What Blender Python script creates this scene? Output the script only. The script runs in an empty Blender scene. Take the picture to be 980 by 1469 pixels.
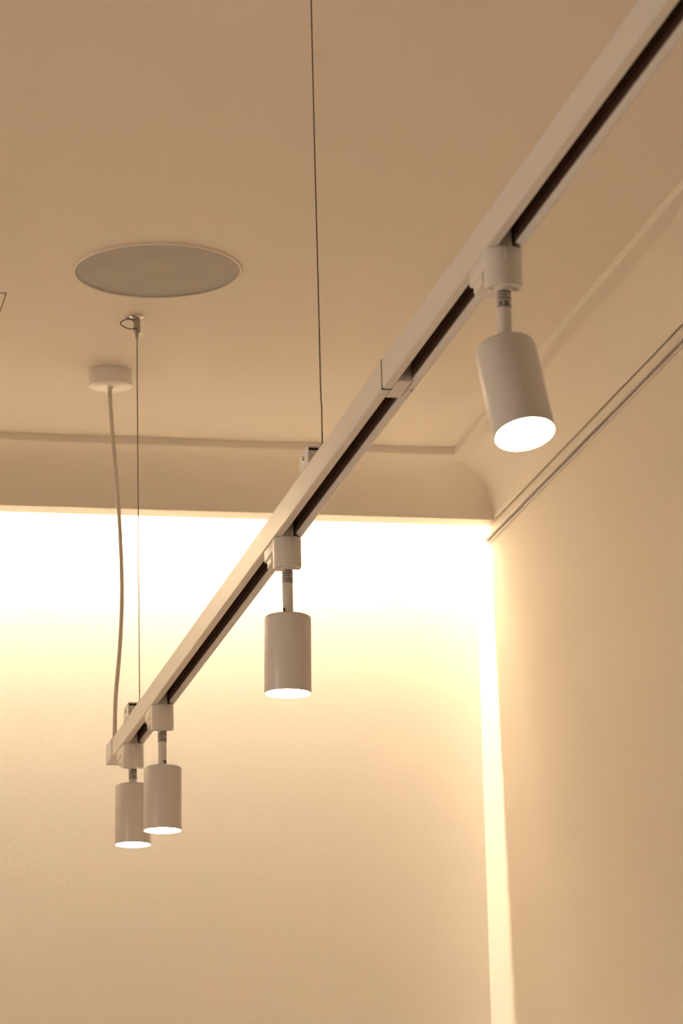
import bpy, bmesh, math, random
from mathutils import Vector, Matrix
random.seed(7)
PI = math.pi
H0 = 1.5                      # eye height above the floor; heights below are given from the eye
scn = bpy.context.scene
COL = scn.collection

# ------------------------------------------------------------------ materials
def mat(name, col, rough=0.5, metal=0.0, bump=0.0, bscale=80.0, var=0.0, vscale=6.0, coat=0.0):
    m = bpy.data.materials.new(name); m.use_nodes = True
    nt = m.node_tree; N = nt.nodes; L = nt.links
    b = N['Principled BSDF']
    b.inputs['Roughness'].default_value = rough
    b.inputs['Metallic'].default_value = metal
    b.inputs['Base Color'].default_value = (*col, 1)
    tc = N.new('ShaderNodeTexCoord')
    if var > 0:
        n = N.new('ShaderNodeTexNoise'); n.inputs['Scale'].default_value = vscale
        n.inputs['Detail'].default_value = 4
        L.new(tc.outputs['Object'], n.inputs['Vector'])
        r = N.new('ShaderNodeMixRGB'); r.blend_type = 'MIX'
        r.inputs[1].default_value = (*[c*(1-var) for c in col], 1)
        r.inputs[2].default_value = (*[min(1, c*(1+var)) for c in col], 1)
        L.new(n.outputs['Fac'], r.inputs[0]); L.new(r.outputs[0], b.inputs['Base Color'])
    if bump > 0:
        n2 = N.new('ShaderNodeTexNoise'); n2.inputs['Scale'].default_value = bscale
        n2.inputs['Detail'].default_value = 3
        L.new(tc.outputs['Object'], n2.inputs['Vector'])
        bp = N.new('ShaderNodeBump'); bp.inputs['Strength'].default_value = bump
        bp.inputs['Distance'].default_value = 0.002
        L.new(n2.outputs['Fac'], bp.inputs['Height']); L.new(bp.outputs['Normal'], b.inputs['Normal'])
    return m

def emat(name, col, strength):
    m = bpy.data.materials.new(name); m.use_nodes = True
    nt = m.node_tree; N = nt.nodes; L = nt.links
    b = N['Principled BSDF']
    b.inputs['Base Color'].default_value = (.9, .85, .75, 1)
    b.inputs['Emission Color'].default_value = (*col, 1)
    b.inputs['Emission Strength'].default_value = strength
    return m

M_WALL = mat('wall_paint', (.80, .755, .69), .75, bump=.12, bscale=160, var=.012, vscale=2.5)
M_CEIL = mat('ceiling_paint', (.83, .785, .73), .8, bump=.1, bscale=160, var=.015, vscale=2.0)
M_TRIM = mat('trim_paint', (.79, .745, .68), .55, bump=.05, bscale=120, var=.01)
M_WHITE = mat('white_powder_coat', (.76, .735, .725), .30, bump=.06, bscale=900, var=.01, vscale=20)
M_WHITE2 = mat('white_plastic', (.78, .755, .735), .32, var=.015, vscale=30)
M_ALU = mat('painted_aluminium', (.75, .725, .70), .35, var=.015, vscale=12)
M_STEEL = mat('brushed_steel', (.42, .39, .35), .35, 1.0, var=.1, vscale=60)
M_CHROME = mat('chrome', (.8, .78, .74), .12, 1.0, var=.02)
M_WIRE = mat('steel_wire', (.16, .13, .105), .5, .6, var=.1, vscale=200)
M_DARK = mat('dark_slot_plastic', (.115, .068, .050), .5, var=.2, vscale=40)
M_COPPER = mat('copper_conductor', (.30, .13, .08), .45, .6, var=.2, vscale=50)
M_BLACK = mat('black_recess', (.015, .013, .012), .6, var=.1)  # in the joint gap and clip mouth this black stands in for shade
M_CORD = mat('pale_cord_sheath', (.66, .60, .54), .5, var=.04, vscale=60)
M_LABEL = mat('silver_label', (.52, .49, .46), .45, var=.08, vscale=120)
M_INK = mat('label_ink', (.05, .045, .05), .6, var=.1)
M_SEAM = mat('seam_and_shade', (.10, .08, .06), .8, var=.1)  # hatch seam colour, also the shade painted into the rail groove
M_GLASS = mat('window_glass', (.9, .95, .95), .05)
M_LENS = emat('lamp_lens', (1.0, .80, .56), 26.0)

# grey perforated grille: fine dots, mottled
def grille_mat():
    m = mat('speaker_grille', (.36, .35, .345), .55, var=.16, vscale=14)
    nt = m.node_tree; N = nt.nodes; L = nt.links; b = N['Principled BSDF']
    tc = N.new('ShaderNodeTexCoord'); v = N.new('ShaderNodeTexVoronoi')
    v.inputs['Scale'].default_value = 420
    L.new(tc.outputs['Object'], v.inputs['Vector'])
    bp = N.new('ShaderNodeBump'); bp.inputs['Strength'].default_value = .25
    bp.inputs['Distance'].default_value = .001
    L.new(v.outputs['Distance'], bp.inputs['Height']); L.new(bp.outputs['Normal'], b.inputs['Normal'])
    return m
M_GRILLE = grille_mat()

def floor_mat():
    m = mat('oak_floor', (.42, .30, .19), .45)
    nt = m.node_tree; N = nt.nodes; L = nt.links; b = N['Principled BSDF']
    tc = N.new('ShaderNodeTexCoord'); br = N.new('ShaderNodeTexBrick')
    br.inputs['Scale'].default_value = 1.0; br.inputs['Brick Width'].default_value = 1.2
    br.inputs['Row Height'].default_value = .14; br.inputs['Mortar Size'].default_value = .002
    br.inputs['Color1'].default_value = (.50, .37, .24, 1); br.inputs['Color2'].default_value = (.42, .30, .19, 1)
    br.inputs['Mortar'].default_value = (.12, .08, .05, 1)
    L.new(tc.outputs['Object'], br.inputs['Vector']); L.new(br.outputs['Color'], b.inputs['Base Color'])
    return m
M_FLOOR = floor_mat()

# ------------------------------------------------------------------ mesh helpers
def box(bm, x0, x1, y0, y1, z0, z1, bev=0.0, seg=2):
    t = bmesh.new()
    bmesh.ops.create_cube(t, size=1)
    for v in t.verts:
        v.co = Vector(((x0+x1)/2+v.co.x*(x1-x0), (y0+y1)/2+v.co.y*(y1-y0), (z0+z1)/2+v.co.z*(z1-z0)))
    if bev: bmesh.ops.bevel(t, geom=t.edges[:], offset=bev, segments=seg, affect='EDGES', profile=.5)
    join(bm, t)

def join(bm, t, mtx=None):
    me = bpy.data.meshes.new('tmp'); t.to_mesh(me); t.free()
    if mtx: me.transform(mtx)
    bm.from_mesh(me); bpy.data.meshes.remove(me)

def lathe(bm, prof, seg=64, mtx=None, cap=True):
    """prof: list of (radius, z), revolved about z"""
    t = bmesh.new(); rings = []
    for r, z in prof:
        if r < 1e-6: rings.append([t.verts.new((0, 0, z))])
        else: rings.append([t.verts.new((r*math.cos(2*PI*k/seg), r*math.sin(2*PI*k/seg), z)) for k in range(seg)])
    for a, b in zip(rings, rings[1:]):
        for k in range(seg):
            k2 = (k+1) % seg
            if len(a) == 1 and len(b) == 1: continue
            if len(a) == 1: t.faces.new((a[0], b[k2], b[k]))
            elif len(b) == 1: t.faces.new((a[k], a[k2], b[0]))
            else: t.faces.new((a[k], a[k2], b[k2], b[k]))
    if cap:
        for rg in (rings[0], rings[-1]):
            if len(rg) > 2: t.faces.new(rg)
    bmesh.ops.recalc_face_normals(t, faces=t.faces[:])
    join(bm, t, mtx)

def prism(bm, poly, a0, a1, axis='y', bev=0):
    """extrude a closed polygon: axis y -> poly in (x,z); axis z -> poly in (x,y)"""
    t = bmesh.new()
    def P(p, a):
        return (p[0], a, p[1]) if axis == 'y' else (p[0], p[1], a)
    A = [t.verts.new(P(p, a0)) for p in poly]; B = [t.verts.new(P(p, a1)) for p in poly]
    n = len(poly)
    for k in range(n): t.faces.new((A[k], A[(k+1) % n], B[(k+1) % n], B[k]))
    t.faces.new(A); t.faces.new(B[::-1])
    bmesh.ops.recalc_face_normals(t, faces=t.faces[:])
    if bev: bmesh.ops.bevel(t, geom=t.edges[:], offset=bev, segments=2, affect='EDGES', profile=.5)
    join(bm, t)

def spline(pts, sub=10):
    P = [Vector(p) for p in pts]; P = [P[0]*2-P[1]]+P+[P[-1]*2-P[-2]]; out = []
    for i in range(1, len(P)-2):
        for k in range(sub):
            u = k/sub; a, b, c, d = P[i-1:i+3]
            out.append(.5*((2*b)+(c-a)*u+(2*a-5*b+4*c-d)*u*u+(3*b-a-3*c+d)*u**3))
    out.append(P[-2]); return out

def tube(bm, pts, r, seg=12):
    t = bmesh.new(); P = [Vector(p) for p in pts]; rings = []
    up = None
    for i, p in enumerate(P):
        d = (P[min(i+1, len(P)-1)]-P[max(i-1, 0)]).normalized()
        if up is None: up = d.orthogonal().normalized()
        up = (up-d*up.dot(d)).normalized(); s = d.cross(up)
        rings.append([t.verts.new(p+up*(r*math.cos(2*PI*k/seg))+s*(r*math.sin(2*PI*k/seg))) for k in range(seg)])
    for a, b in zip(rings, rings[1:]):
        for k in range(seg): t.faces.new((a[k], a[(k+1) % seg], b[(k+1) % seg], b[k]))
    t.faces.new(rings[0][::-1]); t.faces.new(rings[-1])
    bmesh.ops.recalc_face_normals(t, faces=t.faces[:])
    join(bm, t)

def obj(name, bm, m, parent=None, loc=None, smooth=True, ang=35):
    me = bpy.data.meshes.new(name); bm.to_mesh(me); bm.free()
    for mm in (m if isinstance(m, (list, tuple)) else [m]): me.materials.append(mm)
    if smooth:
        for p in me.polygons: p.use_smooth = True
        me.set_sharp_from_angle(angle=math.radians(ang))
    o = bpy.data.objects.new(name, me); COL.objects.link(o)
    if parent: o.parent = parent
    if loc: o.location = loc
    return o

def thing(name, label, cat, loc, group=None):
    o = bpy.data.objects.new(name, None); COL.objects.link(o)
    o.empty_display_size = .05
    o.location = loc; o['label'] = label; o['category'] = cat
    if group: o['group'] = group
    return o

def struct(name, bm, m, smooth=False, label=None, cat=None):
    o = obj(name, bm, m, smooth=smooth); o['kind'] = 'structure'
    if label: o['label'] = label
    if cat: o['category'] = cat
    return o
B = bmesh.new

# ------------------------------------------------------------------ the room
ZC = H0+1.8196        # inner ceiling
ZL = ZC-.0150         # lower edge of the little step round the ceiling
RC = .101             # radius of the coved cornice
ZB = ZL-RC            # bottom of the cornice
TX0, TX1, TY0, TY1 = -2.10, 1.5397, -2.40, 6.268
WX0, WX1, WY0, WY1 = TX0-RC-.004, TX1+RC+.004, TY0-RC-.004, 6.540
ZT = H0+2.07          # top of the light trough

bm = B(); box(bm, WX0-.2, WX1+.2, WY0-.2, WY1+.2, -.1, 0); struct('floor', bm, M_FLOOR, label='oak plank floor of the room', cat='floor')
bm = B(); box(bm, TX0, TX1, TY0, TY1, ZC, ZC+.05); box(bm, WX0-.2, WX1+.2, WY0-.2, WY1+.2, ZT, ZT+.1)
struct('ceiling', bm, M_CEIL, label='plain warm white ceiling with a shallow stepped border', cat='ceiling')
bm = B(); box(bm, WX0-.2, WX1+.2, WY1, WY1+.2, 0, ZT); struct('wall_back', bm, M_WALL, label='cream back wall washed by light from hidden slot above', cat='wall')
bm = B(); box(bm, WX1, WX1+.2, WY0, WY1, 0, ZT); struct('wall_right', bm, M_WALL, label='plain cream right wall below the picture rail', cat='wall')
bm = B(); box(bm, WX0, WX1, WY0-.2, WY0, 0, ZT); struct('wall_front', bm, M_WALL, label='plain cream wall behind the viewer', cat='wall')
# left wall with an opening for the added window
wy0, wy1, wz0, wz1 = 2.40, 3.20, .10, 1.95
bm = B()
box(bm, WX0-.2, WX0, WY0, wy0, 0, ZT); box(bm, WX0-.2, WX0, wy1, WY1, 0, ZT)
box(bm, WX0-.2, WX0, wy0, wy1, 0, wz0); box(bm, WX0-.2, WX0, wy0, wy1, wz1, ZT)
struct('wall_left', bm, M_WALL, label='plain cream left wall with an added window', cat='wall')
bm = B(); f = .04
box(bm, WX0-.12, WX0-.05, wy0, wy1, wz0, wz0+f); box(bm, WX0-.12, WX0-.05, wy0, wy1, wz1-f, wz1)
for yy in (wy0, (wy0+wy1)/2-f/2, wy1-f): box(bm, WX0-.12, WX0-.05, yy, yy+f, wz0+f, wz1-f)
win = struct('added_window', bm, M_TRIM, label='tall white framed window, unseen, added in the left wall for side light', cat='window')

# coved cornice with the step above it, mitred round the room
prof = [(0, ZC), (0, ZL+.003), (.0009, ZL+.0009), (.003, ZL)]
NARC = 20
for k in range(1, NARC+1):
    a0 = math.radians(20); a = a0+(PI/2-a0)*k/NARC
    prof.append((.003+(RC-.003)*(math.sin(a)-math.sin(a0))/(1-math.sin(a0)), ZB+RC*math.cos(a)/math.cos(a0)))
bm = B(); loops = []
for o_, z in prof:
    loops.append([bm.verts.new(p) for p in ((TX0-o_, TY0-o_, z), (TX1+o_, TY0-o_, z), (TX1+o_, TY1+o_, z), (TX0-o_, TY1+o_, z))])
for a, b in zip(loops, loops[1:]):
    for k in range(4): bm.faces.new((a[k], a[(k+1) % 4], b[(k+1) % 4], b[k]))
bmesh.ops.recalc_face_normals(bm, faces=bm.faces[:])
if sum(fc.normal.z*fc.calc_area() for fc in bm.faces) > 0: bmesh.ops.reverse_faces(bm, faces=bm.faces[:])
o = struct('trim_1', bm, M_CEIL, smooth=True, label='smooth coved cornice curving down round the ceiling edge', cat='cornice')
o.data.set_sharp_from_angle(angle=math.radians(30))
# lip of the light trough in front of the back wall
YF, YL = TY1+RC, 6.420
bm = B(); box(bm, WX0, WX1, YF, YL, ZB, ZT)
struct('trim_2', bm, M_CEIL, label='lower lip of the cornice hiding the light slot at the back wall', cat='cornice')
# fascia board under the cornice on the right wall, with a shadow gap above
bm = B(); box(bm, WX1-.0040, WX1, WY0, 6.442, H0+1.674, ZB-.0065, .0008, 1)
struct('trim_3', bm, M_TRIM, label='narrow flat board under the cornice on the right wall', cat='trim')

# picture rail: slim profile with a groove
bm = B(); x = WX1
prism(bm, [(x, H0+1.6785), (x-.0115, H0+1.6785), (x-.0125, H0+1.6770), (x-.0125, H0+1.6740), (x-.0115, H0+1.6730), (x-.003, H0+1.6730),
           (x-.003, H0+1.6698), (x-.0062, H0+1.6698), (x-.0068, H0+1.6692), (x-.0068, H0+1.6680), (x-.0062, H0+1.6674), (x, H0+1.6674)], WY0, 6.425)
pr = obj('picture_rail', bm, M_ALU, smooth=False)
bm = B(); box(bm, x-.0042, x-.0030, WY0, 6.425, H0+1.6699, H0+1.6729)  # dark strip painting the shade inside the groove
gv = obj('groove_shade', bm, M_SEAM, pr, smooth=False); gv['label'] = 'dark strip for the shade in the groove'
pr['label'] = 'slim grooved picture rail running along the right wall under the cornice'; pr['category'] = 'rail'

# ------------------------------------------------------------------ ceiling fittings
sp = thing('ceiling_speaker', 'large round grey grille set flush in the ceiling', 'speaker', (.8085, 5.285, ZC))
bm = B(); lathe(bm, [(.1345, 0), (.1345, -.0030), (.1352, -.0040), (.1368, -.0040), (.1382, -.0028), (.1385, 0)], 96)
obj('rim', bm, M_TRIM, sp)
bm = B(); lathe(bm, [(.1345, 0), (.1345, -.0016), (.08, -.0020), (0, -.0022)], 96)
g = obj('grille', bm, M_GRILLE, sp); g['label'] = 'grey perforated grille'

ap = thing('access_panel', 'square hatch in the ceiling at the left edge with thin dark seam', 'panel', (.329, 5.684, ZC))
bm = B(); h = .2485
for a in ((-h, h, -h, -h+.0016), (-h, h, h-.0016, h), (-h, -h+.0016, -h, h), (h-.0016, h, -h, h)): box(bm, *a, -.0008, 0)
obj('seam', bm, M_SEAM, ap, smooth=False)
bm = B(); box(bm, -h+.0018, h-.0018, -h+.0018, h-.0018, -.0009, 0); obj('panel', bm, M_CEIL, ap, smooth=False)

XT = .8095            # axis of the track
cr = thing('ceiling_rose', 'round white cup on the ceiling where the lamp cord comes out', 'ceiling rose', (.8078, 5.85, ZC))
bm = B(); lathe(bm, [(.0375, 0), (.0380, -.001), (.0395, -.004), (.0395, -.0275), (.0388, -.0295), (.0370, -.0305), (.006, -.0305), (.006, -.029), (0, -.029)], 64)
obj('cup', bm, M_WHITE2, cr)
bm = B(); lathe(bm, [(.0058, -.0295), (.0058, -.032), (.0048, -.0335), (.0036, -.0335)], 32); obj('cord_grommet', bm, M_WHITE2, cr)

# ------------------------------------------------------------------ the track
ZK = H0+1.092         # underside of the track
KW, KH = .0390, .0335
YA, YJ, YE = .6, 3.540, 5.722
tr = thing('lighting_track', 'long white grooved track hung on two wires carrying four spotlights', 'track', (XT, YJ, ZK))
def track_poly():
    w = KW/2; s = .0085; c = .0042; t = .0022; r = .0012
    return [(-w+r, 0), (-s-.0012, 0), (-s, .0014), (-s, .0245), (s, .0245), (s, .0040), (s+c, 0), (w-.0042, 0), (w, .0046),
            (w, KH-r), (w-r, KH), (-w+r, KH), (-w, KH-r), (-w, r)]
for a, b in ((YA, YJ-.0006), (YJ+.0006, YE)):
    bm = B(); prism(bm, track_poly(), a-YJ, b-YJ)
    tk = obj('track_profile', bm, M_ALU, tr, smooth=False)
    # dark insulating liner with copper conductors in its grooves
    bm = B(); s = .0085
    right = [(s-.0001, .0046), (s-.0012, .0050), (s-.0012, .0085), (s-.0001, .0085+.0002), (s-.0001, .0105), (s-.0016, .0107), (s-.0016, .0140),
             (s-.0004, .0142), (s-.0004, .0165), (s-.0018, .0167), (s-.0018, .0244), (s-.0001, .0244)]
    prism(bm, right, a-YJ, b-YJ)
    prism(bm, [(-p[0], p[1]) for p in right], a-YJ, b-YJ)
    box(bm, -s+.0019, s-.0019, a-YJ, b-YJ, .0232, .0244)
    ln = obj('insulating_liner', bm, M_DARK, tk, smooth=False); ln['label'] = 'dark brown slot lining'
    bm = B()
    for sg in (-1, 1):
        for z0, z1, q in ((.0089, .0103, .0001), (.0144, .0163, .0004)):
            xa, xb = sorted((sg*(s-q-.0007), sg*(s-q)))
            box(bm, xa, xb, a-YJ, b-YJ, z0, z1)
    cn = obj('conductor', bm, M_COPPER, tk, smooth=False); cn['label'] = 'copper strips inside the slot'
bm = B(); box(bm, -.0085, .0069, 3.508-YJ, 3.571-YJ, .0002, .0225, .0003, 1)
obj('track_joiner', bm, M_WHITE2, tr, smooth=False)
bm = B(); w = KW/2+.0002; ga, gb = -.0022, .0022      # black strips in place of the shadow where the two lengths meet
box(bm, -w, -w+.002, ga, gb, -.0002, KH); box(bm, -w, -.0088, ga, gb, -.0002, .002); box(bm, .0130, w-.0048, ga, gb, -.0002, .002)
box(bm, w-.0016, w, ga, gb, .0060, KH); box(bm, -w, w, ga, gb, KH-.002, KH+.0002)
sm = obj('joint_shade', bm, M_BLACK, tr, smooth=False); sm['label'] = 'thin black strip in place of the joint shadow'
bm = B(); prism(bm, [(-.0213, -.0010), (.0213, -.0010), (.0213, .0325), (.0195, .0352), (-.0195, .0352), (-.0213, .0325)], YE-.0005-YJ, YE+.068-YJ, bev=.0008)
ef = obj('end_feed', bm, M_WHITE2, tr, smooth=False)
bm = B(); lathe(bm, [(.0062, .0350), (.0062, .041), (.0052, .043), (.0036, .043)], 32, Matrix.Translation((-.0085, 5.768-YJ, 0)))
obj('cord_gland', bm, M_WHITE2, ef)

# power cord from the ceiling rose to the end of the track
pc = spline([(.8072, 5.850, ZC-.031), (.8070, 5.850, H0+1.772), (.8091, 5.848, H0+1.7307), (.8122, 5.845, H0+1.678), (.8174, 5.840, H0+1.5994), (.8205, 5.830, H0+1.5208),
             (.8215, 5.815, H0+1.4161), (.8158, 5.800, H0+1.3125), (.8052, 5.785, H0+1.2103), (.8012, 5.770, H0+1.150), (.8010, 5.768, ZK+.040)], 8)
bm = B(); base = Vector((.8010, 5.768, ZK+.040)); tube(bm, [p-base for p in pc], .0037, 14)
o = obj('power_cord', bm, M_CORD, loc=base); o['label'] = 'slack pale cord dropping from the ceiling cup to the track end'; o['category'] = 'cord'

# ------------------------------------------------------------------ suspension wires
def make_suspension(y, label, kink=False, seed=0):
    t = thing('suspension_wire', label, 'suspension wire', (XT, y, ZK+KH), 'steel wires holding up the track')
    zc = ZC-(ZK+KH)
    pts = [(0, 0, .0235)]
    if kink: pts += [(-.0002, 0, .034), (-.0002, 0, .060), (0, 0, .072), (-.0009, 0, .094), (-.0011, 0, .2), (-.002, 0, .4)]
    pts += [(0 if not kink else -.0025, 0, zc-.034)]
    bm = B(); tube(bm, spline(pts, 4), .00088, 8); w = obj('wire', bm, M_WIRE, t)
    xw = 0 if not kink else -.0025
    # gripper at the ceiling: flange, barrel, nut, spare loop of wire
    bm = B(); Tm = Matrix.Translation((xw, 0, zc))
    lathe(bm, [(.0108, 0), (.0112, -.0008), (.0112, -.0022), (.0100, -.0034), (.0070, -.0046), (.0062, -.0050), (0, -.0050)], 40, Tm)
    gr = obj('ceiling_gripper', bm, M_CHROME, t)
    bm = B(); lathe(bm, [(.0058, -.0050), (.0060, -.006), (.0060, -.0150), (.0057, -.0153), (.0057, -.0160), (.0060, -.0163), (.0060, -.0300), (.0054, -.0310), (.0030, -.0310)], 32, Tm)
    obj('barrel', bm, M_STEEL, gr)
    bm = B(); lathe(bm, [(.0030, -.0310), (.0031, -.0330), (.0033, -.0332), (.0033, -.0400), (.0026, -.0412), (.0012, -.0412)], 24, Tm)
    obj('nut', bm, M_STEEL, gr)
    bm = B()
    lp = [(.002, -.0045, -.0230), (-.004, -.0062, -.0245), (-.012, -.008, -.0262), (-.020, -.008, -.0245), (-.0285, -.007, -.0185), (-.0265, -.006, -.0125), (-.019, -.005, -.0085),
          (-.012, -.005, -.0082), (-.004, -.004, -.0115)]
    tube(bm, spline([(xw+a, b, zc+c) for a, b, c in lp], 8), .0010, 8)
    tube(bm, spline([(xw+a, b, zc+c) for a, b, c in ((-.004, -.002, -.0075), (-.010, -.004, -.0062), (-.020, -.006, -.0052))], 6), .0010, 8)
    obj('wire_loop', bm, M_WIRE, gr)
    # clip that grips the top of the track: folded sheet channel, open at the near end
    bm = B(); w2 = KW/2; y0, y1 = -.004, .053; hh = .0225; th = .0016
    box(bm, -w2, -w2+th, y0, y1, 0, hh, .0004, 1); box(bm, w2-th, w2, y0, y1, 0, hh, .0004, 1)
    box(bm, -w2+th, w2-th, y0, y1, hh-th, hh); box(bm, -w2+th, w2-th, y0, y1, 0, th)
    box(bm, -w2+th, -w2+.013, y0+.003, y0+.0046, th, hh-.0052); box(bm, w2-.010, w2-th, y0+.003, y0+.0046, th, hh-.0052)
    box(bm, -w2+th, w2-th, y1-th, y1, th, hh-th)
    br = obj('track_clip', bm, M_WHITE2, t, smooth=False)
    bm = B(); box(bm, -w2+th+.0002, w2-th-.0002, y0+.005, y0+.006, th+.0002, hh-th-.0002)  # black sheet standing in for the shade inside the clip
    obj('clip_shade', bm, M_BLACK, br, smooth=False)
    bm = B(); lathe(bm, [(.0042, 0), (.0042, .0005), (.0036, .0009), (.0022, .0009), (.0020, .0002), (0, .0002)], 28,
                    Matrix.Translation((-w2-.0001, .024, .0125)) @ Matrix.Rotation(-PI/2, 4, 'Y'))
    sc = obj('screw', bm, M_STEEL, br)
    bm = B(); lathe(bm, [(.0028, -.0005), (.0028, .0025), (.0018, .004), (.0010, .004)], 20, Matrix.Translation((0, 0, hh)) )
    obj('wire_ferrule', bm, M_STEEL, br)
    return t
make_suspension(5.530, 'thin steel wire near the cord, fixed to the ceiling beside the round grille')
make_suspension(3.970, 'thin steel wire near the middle of the track, running up out of view', kink=True)

# ------------------------------------------------------------------ spotlights
LB, RB = .101, .0300
def front_poly(w, yf, sag, yb, n=18):
    """block outline seen from above: gently rounded front, straight flanks"""
    R_ = (w*w+sag*sag)/(2*sag); a = math.asin(w/R_)
    pts = [(R_*math.sin(-a+2*a*k/n), yf+R_-R_*math.cos(-a+2*a*k/n)) for k in range(n+1)]
    return pts+[(w, yb), (-w, yb)]
def adapter_bm():
    bm = B(); w = .0178
    prism(bm, front_poly(w, -.0190, .0125, .0050), -.0380, -.0004, 'z', bev=.0011)
    # bottom rim and the collar round the stem
    t = bmesh.new()
    P1 = front_poly(w-.0006, -.0183, .0122, .0045); P2 = front_poly(w-.0040, -.0145, .0095, .0020)
    A = [t.verts.new((p[0], p[1], -.0393)) for p in P1]; Bv = [t.verts.new((p[0], p[1], -.0393)) for p in P2]
    A0 = [t.verts.new((p[0], p[1], -.0375)) for p in P1]; B0 = [t.verts.new((p[0], p[1], -.0375)) for p in P2]
    for k in range(len(P1)):
        q = (k+1) % len(P1)
        t.faces.new((A[k], A[q], Bv[q], Bv[k])); t.faces.new((A0[k], A0[q], A[q], A[k])); t.faces.new((Bv[k], Bv[q], B0[q], B0[k]))
        t.faces.new((A0[k], B0[k], B0[q], A0[q]))
    bmesh.ops.recalc_face_normals(t, faces=t.faces[:]); join(bm, t)
    prism(bm, [(-.0110, .0046), (.0110, .0046), (.0110, .0200), (-.0110, .0200)], -.0370, -.0004, 'z', bev=.0006)
    lathe(bm, [(0, -.0370), (.0090, -.0370), (.0088, -.0395), (.0080, -.0404), (0, -.0404)], 48)
    # straight flank running back along the track
    prism(bm, [(-w+.0004, .0048), (w-.0004, .0048), (w-.0004, .0660), (w-.0034, .070), (-w+.0034, .070), (-w+.0004, .0660)], -.0160, -.0004, 'z', bev=.0009)
    return bm
def lever_bm():
    bm = B(); w = .0162
    pts = [(w, .0205)]+[(w*math.cos(PI*k/16), .0510+w*math.sin(PI*k/16)) for k in range(17)]+[(-w, .0205)]
    prism(bm, pts, -.0268, -.0155, 'z', bev=.0014)
    return bm
def neck_bm():
    bm = B(); prism(bm, [(-.0064, -.0150), (.0064, -.0150), (.0064, .050), (-.0064, .050)], -.0010, .0190, 'z', bev=.0006)
    return bm

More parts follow.
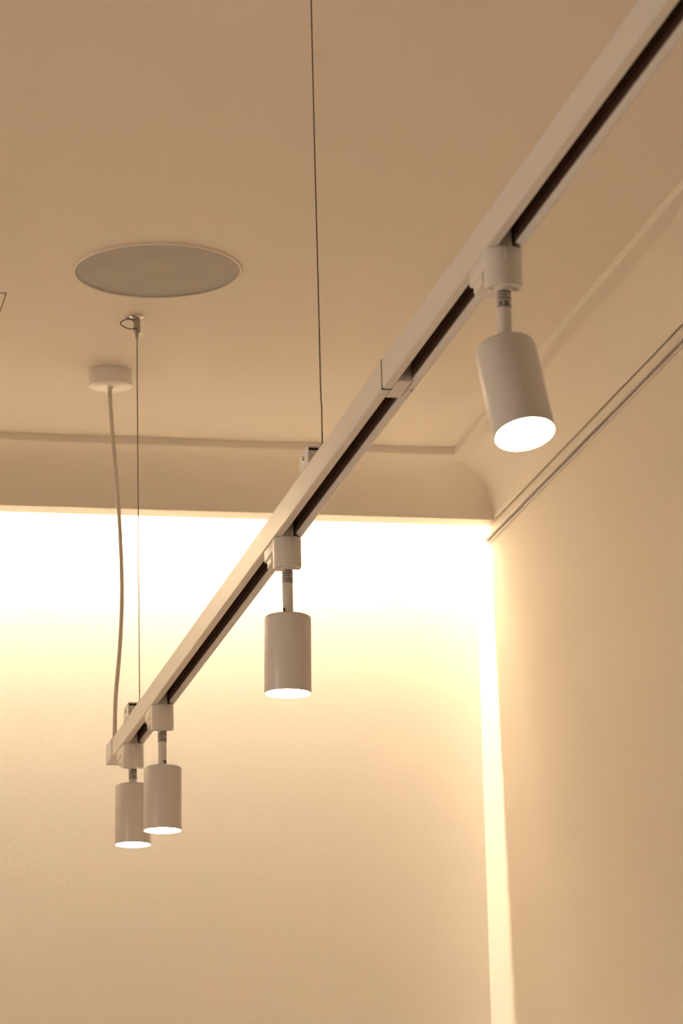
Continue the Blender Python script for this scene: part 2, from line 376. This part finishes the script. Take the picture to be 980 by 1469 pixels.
def make_spot(y, x, zbot, axis, label, notch, style, stem_top=-.0395):
    """axis: unit direction the lamp points; zbot: height of the lens centre; x: lens centre x"""
    t = thing('track_spotlight', label, 'spotlight', (XT-.0012, y, ZK), 'white cylinder spotlights on the track')
    ad = obj('track_adapter', adapter_bm(), M_WHITE2, t)
    obj('latch_tab', lat(), M_WHITE2, ad)
    obj('release_lever', lever_bm(), M_WHITE2, ad)
    obj('contact_neck', neck_bm(), M_WHITE2, ad)
    ax = Vector(axis).normalized()
    # lens centre in local coordinates
    lc = Vector((x-(XT-.0012), LENS_Y.get(style, 0), zbot-ZK))
    top = lc-ax*LB
    q = Vector((0, 0, -1)).rotation_difference(ax).to_matrix().to_4x4()
    Mx = Matrix.Translation(top) @ q          # local z runs up out of the body top; body spans z 0..-LB
    # stem
    rs = .00685; z1 = stem_top; z0 = top.z-.012
    ln = z1-z0
    zlab1, zlab0 = z1-.0020, z1-.0020-min(.0175, (ln-.012)*.72)
    bm = B(); lathe(bm, [(rs, z0), (rs, zlab0-.0032), (rs-.0005, zlab0-.0029), (rs-.0005, zlab0-.0024), (rs, zlab0-.0021), (rs, z1+.002)], 40)
    st = obj('stem', bm, M_WHITE, t)
    bm = B(); lathe(bm, [(rs+.00005, zlab0), (rs+.00022, zlab0+.0001), (rs+.00022, zlab1-.0001), (rs+.00005, zlab1)], 40, cap=False)
    lb = obj('rating_label', bm, M_LABEL, st); lb['label'] = 'small silver sticker with lines of fine print'
    # fine print: rows of tiny glyph-like strokes wrapped round the stem
    bm = B(); rnd = random.Random(style*13+5); rl = rs+.0003
    def stroke(a0, a1, za, zb):
        n = max(2, int(abs(a1-a0)/.12)+1); vs = []
        for k in range(n+1):
            a = a0+(a1-a0)*k/n
            vs.append((bm.verts.new((rl*math.sin(a), -rl*math.cos(a), za)), bm.verts.new((rl*math.sin(a), -rl*math.cos(a), zb))))
        for p, q2 in zip(vs, vs[1:]): bm.faces.new((p[0], q2[0], q2[1], p[1]))
    hh = zlab1-zlab0
    rows = [(.06, .17, -.55, .95), (.25, .36, -.95, .98), (.45, .53, -1.05, .35), (.66, .72, -.9, .95), (.77, .83, -.75, 1.0), (.90, .95, -1.1, 1.1)]
    if style == 1: rows = [(.05, .14, -1.1, 1.1), (.24, .33, -1.0, .2), (.42, .52, -.9, 1.0), (.88, .96, -1.15, 1.15)]
    for u0, u1, a0, a1 in rows:
        a = a0
        while a < a1:
            wdt = rnd.uniform(.07, .20)
            stroke(a, min(a+wdt, a1), zlab1-u0*hh, zlab1-u1*hh)
            a += wdt+rnd.uniform(.02, .07)
    if style == 1:       # two round symbols low on this label
        for ca, rr in ((-.75, .0019), (.15, .0024)):
            cz = zlab0+.0042
            for k in range(12):
                b0, b1 = 2*PI*k/12, 2*PI*(k+1)/12
                ri = rr*.35
                P4 = [(ca+rr*math.cos(b0)/rl, cz+rr*math.sin(b0)), (ca+rr*math.cos(b1)/rl, cz+rr*math.sin(b1)),
                      (ca+ri*math.cos(b1)/rl, cz+ri*math.sin(b1)), (ca+ri*math.cos(b0)/rl, cz+ri*math.sin(b0))]
                bm.faces.new([bm.verts.new((rl*math.sin(a), -rl*math.cos(a), z)) for a, z in P4])
    obj('fine_print', bm, M_INK, lb, smooth=False)
    if notch is not None:   # dark pivot slot low on the stem
        bm = B(); rn = rs+.0002; zz0, zz1 = top.z-.001, top.z+.0105; hw = .0020/rs
        ring = [(-hw, zz0), (hw, zz0)]+[(hw*math.cos(PI*k/8), zz1-.002+.002*math.sin(PI*k/8)) for k in range(9)]
        bm.faces.new([bm.verts.new((rn*math.sin(notch+a), -rn*math.cos(notch+a), z)) for a, z in ring])
        obj('pivot_slot', bm, M_BLACK, st, smooth=False)
    # body
    bm = B(); r = RB; f = .0042
    pr_ = [(rs*.2, -.0002), (r-f, 0)]
    for k in range(1, 9): a = PI/2*k/8; pr_.append((r-f+f*math.sin(a), -f+f*math.cos(a)))
    pr_ += [(r, -LB+.0006), (r-.0004, -LB), (r-.0012, -LB), (r-.0014, -LB+.004), (r-.0014, -LB+.010), (0, -LB+.010)]
    lathe(bm, pr_, 80, Mx, cap=False)
    bd = obj('lamp_body', bm, M_WHITE, t, ang=50)
    bm = B(); lathe(bm, [(r-.0013, -LB+.0035), (r-.0013, -LB+.0008), (r-.003, -LB+.0002), (r*.5, -LB-.0004), (0, -LB-.0006)], 64, Mx, cap=False)
    le = obj('lens', bm, M_LENS, bd); le['label'] = 'glowing white lens'
    # the lamp itself
    ld = bpy.data.lights.new('spot_beam', 'SPOT'); ld.energy = SPOT_W; ld.color = SPOT_C
    ld.spot_size = math.radians(70); ld.spot_blend = .6; ld.shadow_soft_size = .02
    lo = bpy.data.objects.new('spot_beam', ld); COL.objects.link(lo); lo.parent = bd
    lo.matrix_local = Matrix.Translation(lc+ax*.026) @ Vector((0, 0, -1)).rotation_difference(ax).to_matrix().to_4x4()
    return t

def lat():
    bm = B(); prism(bm, [(-.0028, -.0198), (.0028, -.0198), (.0028, -.0150), (-.0028, -.0150)], -.0135, -.0015, 'z', bev=.0005)
    return bm
SPOT_W, SPOT_C = 53.0, (1.0, .85, .66)
LENS_Y = {1: -.012}
make_spot(3.070, .8212, H0+.9035, (.088, -.30, -.944), 'nearest and largest spotlight, tilted so its bright face shows, by the right wall', None, 1)
make_spot(4.208, .8062, H0+.8890, (-.016, 0, -1), 'upright spotlight hanging alone below the middle of the track', -1.0, 2)
make_spot(5.279, .8077, H0+.8925, (-.012, 0, -1), 'upright spotlight second from the far track end, overlapping the last one', .45, 3)
make_spot(5.606, .8078, H0+.9235, (-.012, 0, -1), 'farthest spotlight, beside the cord end of the track, partly hidden', None, 4)

# ------------------------------------------------------------------ light
def area(name, loc, rot, sx, sy, energy, col):
    ld = bpy.data.lights.new(name, 'AREA'); ld.shape = 'RECTANGLE'; ld.size = sx; ld.size_y = sy
    ld.energy = energy; ld.color = col
    o = bpy.data.objects.new(name, ld); COL.objects.link(o); o.location = loc; o.rotation_euler = rot
    return o
# light strip lying in the trough above the back wall
area('trough_light', ((WX0+WX1)/2, 6.4385, H0+2.005), (0, 0, 0), WX1-WX0-.03, .014, 69.0, (1.0, .86, .635))
# added fill for the lamp bodies, set at the assumed left window
area('window_fill', (WX0-.15, (wy0+wy1)/2, (wz0+wz1)/2), (0, -PI/2, 0), wz1-wz0, wy1-wy0, 42.0, (1.0, .89, .75))
# faint blue-grey background light of the world
wd = bpy.data.worlds.new('World'); scn.world = wd; wd.use_nodes = True
wd.node_tree.nodes['Background'].inputs[0].default_value = (.5, .55, .6, 1)
wd.node_tree.nodes['Background'].inputs[1].default_value = .1

# ------------------------------------------------------------------ camera
f_px, yaw, pit, rol = 4933.6, .20641, .25703, -.022793
cy, sy, cp, sp_ = math.cos(yaw), math.sin(yaw), math.cos(pit), math.sin(pit)
fwd = Vector((sy*cp, cy*cp, sp_)); rgt = Vector((cy, -sy, 0)); up = rgt.cross(fwd)
c, s = math.cos(rol), math.sin(rol)
r2 = rgt*c+up*s; u2 = up*c-rgt*s
cam = bpy.data.cameras.new('camera'); co = bpy.data.objects.new('camera', cam); COL.objects.link(co)
mw = Matrix((r2, u2, -fwd)).transposed().to_4x4(); mw.translation = (0, 0, H0); co.matrix_world = mw
cam.sensor_fit = 'VERTICAL'; cam.sensor_height = 36; cam.sensor_width = 24
cam.lens = f_px/1469*36; cam.clip_start = .05; cam.clip_end = 50
cam.dof.use_dof = True; cam.dof.focus_distance = 4.9; cam.dof.aperture_fstop = 17; cam.dof.aperture_blades = 0
scn.camera = co

scn.view_settings.view_transform = 'Standard'; scn.view_settings.look = 'None'
scn.view_settings.gamma = 1; scn.view_settings.use_curve_mapping = False
scn.view_settings.exposure = 0.0
scn.cycles.max_bounces = 14; scn.cycles.diffuse_bounces = 10; scn.cycles.glossy_bounces = 4
scn.cycles.caustics_reflective = False; scn.cycles.caustics_refractive = False
